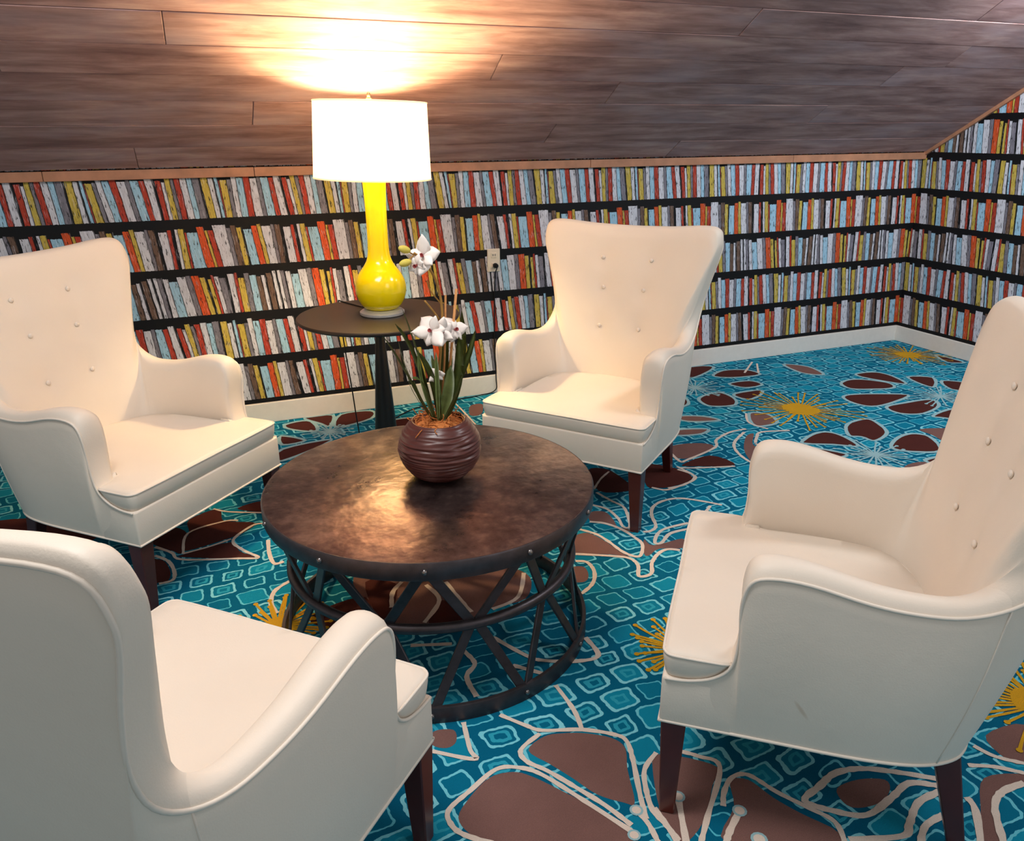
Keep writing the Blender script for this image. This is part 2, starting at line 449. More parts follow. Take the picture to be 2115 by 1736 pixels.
def build_ceiling():
    # local frame of the slope: x along the wall, y up the slope, z normal towards the room
    root = thing_plain('ceiling'); struct(root, 'sloping ceiling of wide stained wooden planks')
    root.location = (0, 0, EAVE)
    root.rotation_euler = (math.pi - SLOPE, 0, 0)
    # after this rotation: local y -> (0,-cos,sin) up the slope ; local z -> points down into the room
    bm = bmesh.new(); box(bm, (XL, -0.08, -0.07), (0.06, 3.76, -0.02))
    bm_obj('backing_board', bm, 'backing', root)
    joints = {6: [-6.6, -2.45], 2: [-4.67, -1.4], 5: [-7.1, -5.0, -0.9], 3: [-6.0, -2.9], 4: [-5.6, -3.6, -1.2], 1: [-6.3, -3.1], 0: [-5.2, -2.2], 7: [-5.3, -1.1]}
    W = 0.1895
    for k in range(20):
        js = joints.get(k) or sorted(RND.uniform(-7.5, -0.7) for _ in range(3))
        xs = [XL] + js + [0.0]
        for a, b in zip(xs, xs[1:]):
            bm = bmesh.new()
            dz = RND.uniform(-0.0012, 0.0012)
            cx, cy = (a + b) / 2, 0.02 + W * k + W / 2 - 0.02
            L, h = (b - a) / 2 - 0.0012, W / 2 - 0.0012
            box(bm, (-L, -h, -0.02), (L, h, 0), 0.0022, 1)
            o = bm_obj('plank', bm, 'plank', root)
            o.location = (cx, cy + 0.02, dz)

build_shell()
build_ceiling()

# ------------------------------------------------------------------ carpet pattern (floor coordinates in metres)
PETALS = [
    ('t',0,[(-4.362,-2.914),(-4.302,-2.883),(-4.251,-2.891),(-4.192,-2.915),(-4.134,-2.959),(-4.119,-3.005),(-4.151,-3.074),(-4.188,-3.174),(-4.214,-3.163),(-4.262,-3.116),(-4.296,-3.044),(-4.328,-2.982)]),
    ('t',0,[(-4.605,-3.051),(-4.559,-3.004),(-4.491,-2.963),(-4.429,-2.968),(-4.391,-2.999),(-4.349,-3.057),(-4.304,-3.126),(-4.261,-3.198),(-4.241,-3.257),(-4.277,-3.281),(-4.356,-3.268),(-4.556,-3.157),(-4.595,-3.106)]),
    ('t',0,[(-4.577,-2.749),(-4.524,-2.764),(-4.531,-2.809),(-4.562,-2.822),(-4.595,-2.795)]),
    ('t',0,[(-4.056,-3.058),(-3.998,-3.088),(-3.93,-3.157),(-3.978,-3.201),(-4.052,-3.277),(-4.126,-3.318),(-4.158,-3.308),(-4.141,-3.212),(-4.087,-3.092)]),
    ('t',0,[(-3.929,-3.208),(-3.884,-3.221),(-3.863,-3.291),(-3.834,-3.353),(-3.805,-3.399),(-3.792,-3.426),(-3.808,-3.459),(-4.051,-3.359),(-3.969,-3.277)]),
    ('t',0,[(-3.696,-3.329),(-3.625,-3.327),(-3.563,-3.353),(-3.578,-3.384),(-3.632,-3.404),(-3.693,-3.396),(-3.713,-3.371)]),
    ('t',0,[(-3.325,-3.445),(-3.22,-3.475),(-3.253,-3.5),(-3.333,-3.491),(-3.39,-3.521),(-3.456,-3.596),(-3.494,-3.581),(-3.418,-3.51)]),
    ('t',0,[(-3.186,-3.339),(-3.052,-3.35),(-3.18,-3.446),(-3.214,-3.419)]),
    ('t',0,[(-3.768,-1.915),(-3.674,-1.886),(-3.64,-1.931),(-3.623,-2.006),(-3.613,-2.089),(-3.599,-2.13),(-3.649,-2.088),(-3.809,-2)]),
    ('t',0,[(-3.558,-1.729),(-3.504,-1.751),(-3.505,-1.827),(-3.519,-1.895),(-3.485,-1.933),(-3.49,-1.955),(-3.553,-1.841),(-3.601,-1.796)]),
    ('t',0,[(-3.864,-2.114),(-3.803,-2.119),(-3.797,-2.155),(-3.818,-2.204),(-3.851,-2.221),(-3.9,-2.188)]),
    ('b',0,[(-3.365,-1.323),(-3.272,-1.362),(-3.263,-1.564),(-3.301,-1.607),(-3.428,-1.554)]),
    ('b',0,[(-3.198,-1.592),(-3.078,-1.377),(-2.96,-1.472),(-2.948,-1.595),(-3.022,-1.636),(-3.137,-1.637)]),
    ('t',0,[(-3.475,-2.03),(-3.466,-2.086),(-3.328,-2.084),(-3.37,-2.148),(-3.459,-2.118),(-3.523,-2.148),(-3.534,-2.129)]),
    ('b',0,[(-5.181,-1.128),(-5.059,-1.068),(-5.049,-1.183),(-5.007,-1.22),(-4.92,-1.271),(-4.964,-1.332),(-5.02,-1.363),(-5.193,-1.412),(-5.203,-1.357),(-5.183,-1.25)]),
    ('b',0,[(-5.197,-1.436),(-5.027,-1.405),(-5.002,-1.492),(-4.957,-1.573),(-5.204,-1.461)]),
    ('b',0,[(-4.979,-1.091),(-4.872,-1.062),(-4.87,-1.168),(-4.941,-1.138)]),
    ('b',0,[(-5.365,-1.357),(-5.31,-1.429),(-5.275,-1.468),(-5.254,-1.562),(-5.264,-1.625),(-5.294,-1.623),(-5.356,-1.63)]),
    ('b',0,[(-5.332,-1.251),(-5.258,-1.172),(-5.191,-1.256),(-5.211,-1.421),(-5.247,-1.39),(-5.313,-1.311)]),
    ('t',0,[(-4.622,-1.865),(-4.442,-1.882),(-4.221,-1.939),(-4.065,-2.016),(-4.015,-2.118),(-4.086,-2.241),(-4.214,-2.249),(-4.314,-2.295),(-4.555,-2.214),(-4.604,-2.087)]),
    ('b',0,[(-4.588,-1.914),(-4.487,-1.967),(-4.535,-2.116),(-4.594,-2.16)]),
    ('b',0,[(-4.361,-2.137),(-4.296,-2.245),(-4.34,-2.294),(-4.444,-2.251)]),
    ('b',0,[(-4.75,-2.026),(-4.609,-2.013),(-4.619,-2.159),(-4.681,-2.208),(-4.812,-2.097)]),
    ('b',1,[(-4.652,-0.088),(-4.527,-0.072),(-4.492,-0.204),(-4.526,-0.264),(-4.644,-0.168)]),
    ('b',1,[(-4.538,-0.018),(-4.377,-0.036),(-4.426,-0.213),(-4.466,-0.157)]),
    ('b',1,[(-4.333,-0.044),(-4.152,-0.048),(-4.181,-0.18),(-4.395,-0.245)]),
    ('b',1,[(-4.697,-0.264),(-4.584,-0.382),(-4.707,-0.399)]),
    ('b',1,[(-4.714,-0.462),(-4.45,-0.422),(-4.609,-0.556),(-4.754,-0.62)]),
    ('b',1,[(-4.084,-0.261),(-3.944,-0.271),(-4.018,-0.424),(-4.11,-0.366)]),
    ('t',0,[(-3.581,-0.194),(-3.504,-0.194),(-3.57,-0.358),(-3.636,-0.351)]),
    ('b',1,[(-1.21,-0.716),(-1.064,-0.686),(-0.93,-0.818),(-0.975,-0.924),(-1.135,-0.891),(-1.241,-0.828)]),
    ('b',1,[(-0.961,-0.595),(-0.819,-0.616),(-0.784,-0.73),(-0.837,-0.894),(-0.917,-0.805),(-0.987,-0.662)]),
    ('b',1,[(-1.396,-0.932),(-1.252,-0.944),(-1.008,-1.065),(-1.213,-1.139),(-1.38,-1.146),(-1.436,-1.044)]),
    ('b',1,[(-1.314,-1.189),(-1.174,-1.172),(-0.959,-1.184),(-1.005,-1.29),(-1.202,-1.356),(-1.326,-1.303)]),
    ('b',1,[(-0.703,-0.783),(-0.567,-0.861),(-0.727,-1.013),(-0.754,-0.93)]),
    ('b',1,[(-0.569,-0.935),(-0.443,-1.063),(-0.54,-1.197),(-0.668,-1.091)]),
    ('b',1,[(-1.186,-1.406),(-0.976,-1.363),(-0.939,-1.468),(-1.069,-1.554),(-1.154,-1.462)]),
    ('b',1,[(-2.151,-1.43),(-2.01,-1.366),(-1.923,-1.377),(-1.897,-1.464),(-1.928,-1.596),(-2.032,-1.528),(-2.144,-1.469)]),
    ('b',1,[(-1.74,-1.323),(-1.577,-1.296),(-1.572,-1.381),(-1.641,-1.51),(-1.788,-1.572),(-1.813,-1.5),(-1.857,-1.456)]),
    ('b',1,[(-2.284,-1.514),(-2.196,-1.494),(-2.123,-1.56),(-2.066,-1.663),(-2.175,-1.672),(-2.283,-1.604)]),
    ('b',1,[(-1.786,-1.679),(-1.655,-1.591),(-1.531,-1.569),(-1.477,-1.642),(-1.589,-1.808),(-1.736,-1.758)]),
    ('b',1,[(-1.763,-1.867),(-1.628,-1.87),(-1.645,-1.939),(-1.748,-1.937)]),
    ('b',1,[(-2.001,-1.851),(-1.975,-1.903),(-2.037,-2.034),(-2.089,-1.973)]),
    ('b',1,[(-2.169,-1.801),(-2.085,-1.826),(-2.183,-1.895),(-2.272,-1.877)]),
    ('b',1,[(-2.253,-1.703),(-2.183,-1.754),(-2.266,-1.801)]),
    ('b',1,[(-1.877,-0.26),(-1.743,-0.179),(-1.585,-0.226),(-1.568,-0.354),(-1.775,-0.342)]),
    ('b',1,[(-1.887,-0.444),(-1.724,-0.44),(-1.699,-0.542),(-1.838,-0.555)]),
    ('b',1,[(-2.229,-0.608),(-2.059,-0.564),(-2.036,-0.691),(-2.109,-0.804),(-2.237,-0.78),(-2.272,-0.718)]),
    ('b',1,[(-1.961,-0.623),(-1.787,-0.629),(-1.843,-0.707),(-1.967,-0.753),(-2.008,-0.67)]),
    ('b',1,[(-1.995,-0.008),(-1.888,0.008),(-1.745,-0.074),(-1.883,-0.179),(-2.041,-0.228)]),
    ('b',1,[(-2.354,-0.489),(-2.3,-0.545),(-2.358,-0.682),(-2.467,-0.697)]),
    ('b',1,[(-0.083,-0.461),(-0.056,-0.609),(-0.075,-0.688),(-0.167,-0.626)]),
    ('t',0,[(-1.427,-1.536),(-1.231,-1.619),(-1.291,-1.746),(-1.458,-1.771),(-1.443,-1.632)]),
    ('t',0,[(-1.917,-1.886),(-1.786,-1.879),(-1.794,-1.959),(-1.944,-2.073),(-2.036,-2.015)]),
    ('t',1,[(-1.26,-0.22),(-1.141,-0.334),(-1.175,-0.522),(-1.284,-0.436)]),
    ('t',1,[(-2.557,-0.836),(-2.406,-0.895),(-2.357,-0.992),(-2.53,-0.938)]),
    ('t',1,[(-2.66,-1.026),(-2.503,-1.079),(-2.568,-1.129),(-2.708,-1.1)]),
    ('t',0,[(-2.823,-1.217),(-2.678,-1.231),(-2.615,-1.293),(-2.701,-1.361),(-2.85,-1.387),(-2.892,-1.325)]),
    ('t',0,[(-2.38,-1.259),(-2.312,-1.238),(-2.417,-1.365),(-2.415,-1.482),(-2.52,-1.611),(-2.577,-1.587),(-2.512,-1.418)]),
    ('t',1,[(-2.128,-0.961),(-2.038,-1.014),(-2.083,-1.15),(-2.227,-1.143)]),
    ('b',0,[(-2.908,-1.447),(-2.711,-1.401),(-2.668,-1.549),(-2.856,-1.49)]),
    ('b',0,[(-3.025,-1.419),(-2.944,-1.515),(-2.961,-1.606),(-3.061,-1.64),(-3.151,-1.621)]),
    ('b',0,[(-6.041,-0.825),(-5.706,-0.893),(-5.536,-1.151),(-5.769,-1.223),(-5.99,-1.09)]),
]
STROKES = [
    (1,[(-4.384,-2.758),(-4.332,-2.826),(-4.297,-2.861),(-4.195,-2.9),(-4.12,-2.952),(-4.103,-2.985),(-4.119,-3.044),(-4.163,-3.156),(-4.188,-3.228)]),
    (1,[(-4.309,-2.87),(-4.379,-2.904),(-4.383,-2.947),(-4.345,-3),(-4.302,-3.076),(-4.26,-3.155),(-4.23,-3.231)]),
    (1,[(-4.235,-3.254),(-4.302,-3.121),(-4.363,-3.007),(-4.408,-2.962),(-4.466,-2.944),(-4.552,-2.985),(-4.621,-3.023),(-4.627,-3.068),(-4.607,-3.106),(-4.554,-3.153)]),
    (1,[(-4.184,-2.703),(-4.181,-2.82),(-4.195,-2.9)]),
    (1,[(-4.489,-2.747),(-4.506,-2.852),(-4.506,-2.89),(-4.602,-2.819)]),
    (1,[(-4.051,-3.052),(-4.11,-3.091),(-4.143,-3.154),(-4.16,-3.213),(-4.154,-3.262),(-4.149,-3.311)]),
    (1,[(-3.992,-3.07),(-3.955,-3.106),(-3.925,-3.158),(-4.048,-3.279),(-4.111,-3.34)]),
    (1,[(-3.994,-3.267),(-3.965,-3.231),(-3.918,-3.2),(-3.874,-3.209),(-3.844,-3.281),(-3.805,-3.35),(-3.776,-3.408),(-3.8,-3.468)]),
    (1.3,[(-3.434,-3.406),(-3.515,-3.347),(-3.59,-3.303),(-3.664,-3.289),(-3.733,-3.308),(-3.798,-3.33),(-3.753,-3.383),(-3.689,-3.421),(-3.591,-3.403),(-3.514,-3.386),(-3.449,-3.425)]),
    (1.3,[(-3.461,-3.435),(-3.544,-3.44),(-3.616,-3.479),(-3.659,-3.499),(-3.782,-3.46)]),
    (1.3,[(-3.637,-3.53),(-3.585,-3.498),(-3.52,-3.491)]),
    (1.3,[(-3.421,-3.473),(-3.435,-3.509),(-3.508,-3.583)]),
    (1.3,[(-3.247,-3.496),(-3.325,-3.495),(-3.386,-3.523),(-3.459,-3.603)]),
    (1,[(-4.197,-3.197),(-4.191,-3.242),(-4.197,-3.295)]),
    (1.2,[(-4.082,-3.204),(-4.106,-3.255),(-4.14,-3.328)]),
    (1.2,[(-3.968,-3.296),(-4.019,-3.33),(-4.058,-3.362)]),
    (1,[(-4.153,-3.207),(-4.152,-3.269),(-4.157,-3.321)]),
    (1,[(-3.252,-3.355),(-3.234,-3.404),(-3.186,-3.45)]),
    (1,[(-3.326,-3.399),(-3.267,-3.43),(-3.217,-3.473)]),
    (1.2,[(-3.994,-2.526),(-3.999,-2.626),(-4.074,-2.626),(-4.172,-2.581),(-4.21,-2.539),(-4.273,-2.41)]),
    (1.2,[(-4.534,-2.349),(-4.408,-2.392)]),
    (1.2,[(-4.385,-2.439),(-4.373,-2.515),(-4.417,-2.565),(-4.419,-2.661)]),
    (1.2,[(-4.267,-2.568),(-4.198,-2.639)]),
    (1.1,[(-3.445,-1.974),(-3.413,-1.979),(-3.37,-1.95),(-3.334,-1.857),(-3.285,-1.791),(-3.213,-1.758),(-3.13,-1.765),(-3.046,-1.837),(-2.998,-1.894)]),
    (1,[(-3.129,-1.943),(-3.05,-1.881)]),
    (1.1,[(-3.23,-1.98),(-3.344,-1.985),(-3.403,-2.015),(-3.449,-2.071),(-3.424,-2.081),(-3.351,-2.029),(-3.259,-2.024)]),
    (1.1,[(-3.39,-2.161),(-3.432,-2.136),(-3.483,-2.151),(-3.543,-2.201),(-3.587,-2.268),(-3.638,-2.266),(-3.602,-2.197),(-3.605,-2.141),(-3.655,-2.1),(-3.815,-2.012)]),
    (1.1,[(-3.608,-1.809),(-3.556,-1.847),(-3.517,-1.92),(-3.502,-2.004),(-3.503,-2.063),(-3.553,-2.135),(-3.583,-2.13),(-3.606,-2.078),(-3.616,-1.994),(-3.633,-1.918),(-3.677,-1.853)]),
    (1,[(-3.524,-1.672),(-3.483,-1.734),(-3.482,-1.829),(-3.5,-1.903),(-3.474,-1.914),(-3.435,-1.832),(-3.407,-1.74),(-3.426,-1.668),(-3.447,-1.565)]),
    (1.1,[(-3.807,-2.077),(-3.772,-2.099),(-3.771,-2.153),(-3.793,-2.208),(-3.831,-2.254),(-3.889,-2.29)]),
    (1,[(-3.186,-1.616),(-3.141,-1.665),(-3.055,-1.652),(-2.948,-1.616),(-2.929,-1.561),(-2.945,-1.456)]),
    (0.8,[(-3.441,-1.529),(-3.36,-1.442),(-3.281,-1.38)]),
    (1,[(-5.312,-1.329),(-5.25,-1.405),(-5.212,-1.478),(-5.01,-1.554),(-4.936,-1.577),(-4.988,-1.49),(-5.018,-1.391),(-4.933,-1.289),(-4.882,-1.292)]),
    (0.8,[(-5.208,-1.431),(-5.187,-1.257),(-5.046,-1.204),(-4.987,-1.218)]),
    (0.8,[(-5.208,-1.431),(-5.113,-1.412),(-5.025,-1.379)]),
    (1,[(-5.311,-1.404),(-5.261,-1.474),(-5.24,-1.568),(-5.247,-1.625),(-5.293,-1.634)]),
    (0.8,[(-5.079,-1.06),(-5.021,-1.115),(-4.883,-1.183)]),
    (1.2,[(-4.886,-1.446),(-4.893,-1.554),(-4.884,-1.647),(-4.848,-1.646)]),
    (1.2,[(-4.845,-1.8),(-4.903,-1.847),(-4.925,-1.926),(-4.912,-1.996)]),
    (1.2,[(-4.464,-1.965),(-4.512,-2.022),(-4.538,-2.114)]),
    (1.2,[(-4.387,-2.019),(-4.371,-2.133),(-4.458,-2.245)]),
    (1.2,[(-4.315,-2.027),(-4.303,-2.151),(-4.291,-2.247)]),
    (1.2,[(-4.024,-2.08),(-4.107,-2.222),(-4.218,-2.258)]),
    (0.8,[(-3.65,-0.064),(-3.653,-0.302),(-3.661,-0.538)]),
    (1.2,[(-2.881,-1.307),(-2.894,-1.411),(-2.854,-1.406),(-2.626,-1.323),(-2.553,-1.235),(-2.414,-1.169),(-2.306,-1.163)]),
    (1.2,[(-2.344,-1.199),(-2.476,-1.292),(-2.543,-1.382),(-2.576,-1.502),(-2.573,-1.63)]),
    (1.2,[(-2.392,-1.352),(-2.326,-1.282),(-2.258,-1.235),(-2.102,-1.276)]),
    (1.2,[(-2.399,-1.361),(-2.358,-1.483),(-2.306,-1.539)]),
    (1,[(-2.937,-1.477),(-2.853,-1.512),(-2.68,-1.564)]),
    (1,[(-2.961,-1.487),(-2.93,-1.56),(-2.951,-1.61),(-3.035,-1.651),(-3.12,-1.652)]),
    (1,[(-2.145,-0.954),(-2.227,-1.089),(-2.195,-1.21)]),
    (1,[(-1.641,-0.283),(-1.422,-0.085)]),
    (1,[(-1.554,-0.32),(-1.417,-0.13)]),
]
STARS = [((-3.735, -2.705), 0.19), ((-1.808, -1.024), 0.36), ((-0.268, -0.381), 0.3), ((-2.932, -3.313), 0.26), ((-4.918, -2.081), 0.2)]
CENTRES = [((-0.849, -1.166), 0.26), ((-1.936, -1.718), 0.2), ((-2.139, -0.426), 0.2), ((-4.441, -0.3), 0.15)]
KNOBS = [(-4.08, -3.2, 0.018), (-3.966, -3.294, 0.018), (-3.975, -3.379, 0.02), (-4.197, -3.197, 0.017), (-4.239, -3.258, 0.016)]


def flat(bm, pts, z):
    vs = [bm.verts.new((p[0], p[1], z)) for p in pts]
    for t in tessellate_polygon([[Vector((p[0], p[1], 0)) for p in pts]]):
        try:
            f = bm.faces.new([vs[i] for i in t])
            if f.normal.z < 0: f.normal_flip()
        except ValueError: pass
def ribbon(bm, pts, wd, z, closed=False, rnd=RND):
    L = len(pts); a = []
    for i, p in enumerate(pts):
        q0 = pts[i - 1] if (i > 0 or closed) else p
        q1 = pts[(i + 1) % L] if (i < L - 1 or closed) else p
        d = Vector((q1[0] - q0[0], q1[1] - q0[1]))
        d = d.normalized() if d.length > 1e-9 else Vector((1, 0))
        n = Vector((-d.y, d.x)) * wd * rnd.uniform(0.42, 0.58)
        a.append((bm.verts.new((p[0] + n.x, p[1] + n.y, z)), bm.verts.new((p[0] - n.x, p[1] - n.y, z))))
    for i in range(L if closed else L - 1):
        j = (i + 1) % L
        f = bm.faces.new((a[i][1], a[j][1], a[j][0], a[i][0])); f.normal_update()
        if f.normal.z < 0: f.normal_flip()
FLOWER = [[(-4.19 + r * math.cos(a + d), -3.30 + r * math.sin(a + d)) for r, d in ((.06, 0), (.25, .32), (.42, .26), (.47, 0), (.42, -.26), (.25, -.32))] for a in [k * 1.2566 for k in range(5)]]
def inside_room(p): return (min(p[0], -0.017), min(p[1], -0.017))

def build_carpet():
    floor = bpy.data.objects['floor']
    b = {k: bmesh.new() for k in ('brown', 'taupe', 'cream', 'pale', 'gold')}
    for pi, (col, outline, pts) in enumerate(PETALS):
        sm = [inside_room(p) for p in catmull([(x, y, 0) for x, y in pts], 4, True)]
        flat(b['brown' if col == 'b' else 'taupe'], sm, (0.0008 if col == 'b' else 0.0003) + pi * 4e-6)
        if outline: ribbon(b['pale'], sm, 0.020, 0.0013 + pi * 2e-6, True)
    for si, (wd, pts) in enumerate(STROKES):
        ribbon(b['cream'], [inside_room(p) for p in catmull([(x, y, 0) for x, y in pts], 6)], 0.0135 * wd, 0.0016 + si * 3e-6)
    def spokes(bm, c, R, n, wd, z, knob, blob):
        for i in range(n):
            a = 2 * math.pi * (i + RND.uniform(-0.3, 0.3)) / n
            r1 = R * RND.uniform(0.55, 1.0); bend = RND.uniform(-0.12, 0.12)
            pts = [inside_room((c[0] + r * math.cos(a + bend * r / R), c[1] + r * math.sin(a + bend * r / R))) for r in [r1 * k / 6 for k in range(7)]]
            ribbon(bm, pts, wd, z + i * 1e-6)
            e = pts[-1]
            flat(bm, [inside_room((e[0] + knob * math.cos(t * math.pi / 4), e[1] + knob * math.sin(t * math.pi / 4))) for t in range(8)], z + 0.0001 + i * 1e-6)
        if blob:
            flat(bm, [inside_room((c[0] + blob * R * RND.uniform(0.75, 1.1) * math.cos(t * math.pi / 10), c[1] + blob * R * RND.uniform(0.75, 1.1) * math.sin(t * math.pi / 10))) for t in range(20)], z + 0.0002)
    for dx, dy, an in ((-2.35, 0.75, 0.7), (-1.5, -1.3, 2.4), (1.6, -1.2, -0.8), (2.9, -0.2, 1.9), (-2.9, 2.6, 3.6)):
        ca, sa = math.cos(an), math.sin(an)
        mv = lambda p: inside_room((-4.19 + dx + ca * (p[0] + 4.19) - sa * (p[1] + 3.30), -3.30 + dy + sa * (p[0] + 4.19) + ca * (p[1] + 3.30)))
        for q in FLOWER:
            flat(b['taupe'], [mv(p) for p in catmull([(x, y, 0) for x, y in q], 4, True)], 0.0007)
            ribbon(b['cream'], [mv(p) for p in catmull([(x, y, 0) for x, y in q], 4, True)], 0.014, 0.0021, True)
    for c, R in STARS:
        spokes(b['gold'], c, R, 40, 0.009, 0.0022, 0.009, 0.30)
    for c, R in CENTRES:
        spokes(b['pale'], c, R, 22, 0.009, 0.0019, 0.010, 0.12)
    for x, y, r in KNOBS:
        flat(b['pale'], [(x + r * math.cos(t * math.pi / 6), y + r * math.sin(t * math.pi / 6)) for t in range(12)], 0.0021)
        r *= 0.68
        flat(b['cream'], [(x + r * math.cos(t * math.pi / 6), y + r * math.sin(t * math.pi / 6)) for t in range(12)], 0.0023)
    for k, bm in b.items():
        me = bpy.data.meshes.new('carpet_' + k); bm.to_mesh(me); bm.free()
        nm = {'brown': 'carpet_flower_petals', 'taupe': 'carpet_leaf_shapes', 'cream': 'carpet_outline_strokes', 'pale': 'carpet_petal_outlines', 'gold': 'carpet_starbursts'}[k]
        o = fin(nm, me, k, floor); o['kind'] = 'stuff'
build_carpet()

# ================================================================== armchairs
RIBS = [  # base outer (x,y) at z .276 | rim outer | rim inner | base inner (x,y) at z .40
    ((.366, .392), (.368, .392, .396), (.300, .392, .396), (.300, .392)),
    ((.366, .340), (.368, .340, .400), (.300, .340, .400), (.300, .340)),
    ((.366, .285), (.368, .285, .420), (.299, .285, .420), (.299, .285)),
    ((.366, .250), (.370, .250, .462), (.298, .250, .462), (.298, .250)),
    ((.366, .236), (.374, .241, .540), (.296, .241, .540), (.297, .230)),
    ((.366, .226), (.380, .244, .630), (.294, .244, .630), (.297, .215)),
    ((.366, .208), (.383, .230, .684), (.294, .230, .684), (.297, .195)),
    ((.366, .180), (.385, .190, .702), (.296, .190, .702), (.297, .170)),
    ((.366, .120), (.384, .115, .699), (.298, .115, .697), (.294, .110)),
    ((.366, .020), (.378, .000, .672), (.298, .000, .668), (.288, .000)),
    ((.362, -.060), (.371, -.090, .661), (.296, -.085, .656), (.275, -.070)),
    ((.352, -.130), (.365, -.175, .666), (.298, -.150, .661), (.260, -.107)),
    ((.332, -.187), (.361, -.248, .698), (.309, -.200, .696), (.245, -.127)),
    ((.302, -.230), (.358, -.300, .752), (.329, -.238, .756), (.230, -.142)),
    ((.270, -.252), (.367, -.328, .838), (.354, -.268, .842), (.211, -.154)),
    ((.240, -.264), (.393, -.340, .945), (.381, -.281, .945), (.190, -.163)),
    ((.210, -.272), (.422, -.346, 1.045), (.407, -.288, 1.042), (.166, -.171)),
    ((.182, -.278), (.428, -.353, 1.094), (.412, -.297, 1.090), (.141, -.177)),
    ((.152, -.283), (.412, -.363, 1.140), (.396, -.309, 1.135), (.116, -.182)),
    ((.112, -.287), (.346, -.374, 1.152), (.337, -.322, 1.147), (.086, -.186)),
    ((.060, -.290), (.185, -.390, 1.139), (.180, -.336, 1.134), (.050, -.189)),
    ((0, -.292), (0, -.398, 1.134), (0, -.342, 1.129), (0, -.190)),
]
BUTTONS = [(sx * 0.102, z) for z in (0.985, 0.845, 0.690) for sx in (-1, 1)]

def rib_curves():
    full = [(Vector((*a, .276)), Vector(b), Vector(c), Vector((*d, min(.43, c[2] - .03)))) for a, b, c, d in RIBS]
    mir = lambda v: Vector((-v.x, v.y, v.z))
    seq = full + [tuple(mir(v) for v in r) for r in reversed(full[:-1])]
    SUB = 4
    cur = [catmull([r[k] for r in seq], SUB) for k in range(4)]
    return cur, SUB, len(full)

def section(bo, ro, ri, bi):
    out = []
    no, nb, ni = 12, 7, 16
    side = (ro - ri); side = side.normalized()
    for i in range(no + 1):
        t = i / no
        out.append(bo.lerp(ro, t * 0.985) + side * 0.010 * math.sin(math.pi * t) * min(1, max(0, (ro - bo).length - .12) / .25))
    upv = ((ro - bo).normalized() + (ri - bi).normalized()).normalized()
    for i in range(1, nb):
        t = i / nb
        out.append(ro.lerp(ri, t) + upv * ((0.022 - 0.010 * min(1, max(0, (ro - bo).length - .45) / .1)) if (ro - bo).length > .24 else 0.022 * max(0.1, ((ro - bo).length - .12) / .12)) * math.sin(math.pi * t) ** 0.7)
    for i in range(ni + 1):
        t = i / ni
        p = ri.lerp(bi, t)
        out.append(p - side * 0.016 * math.sin(math.pi * t) * min(1, (ri - bi).length / .3))
    return out

def inner_back_y(x, z, grid):
    best = None
    for row in grid:
        for p in row[20:]:
            d = (p.x - x) ** 2 + (p.z - z) ** 2
            if best is None or d < best[0]: best = (d, p)
    return best[1]

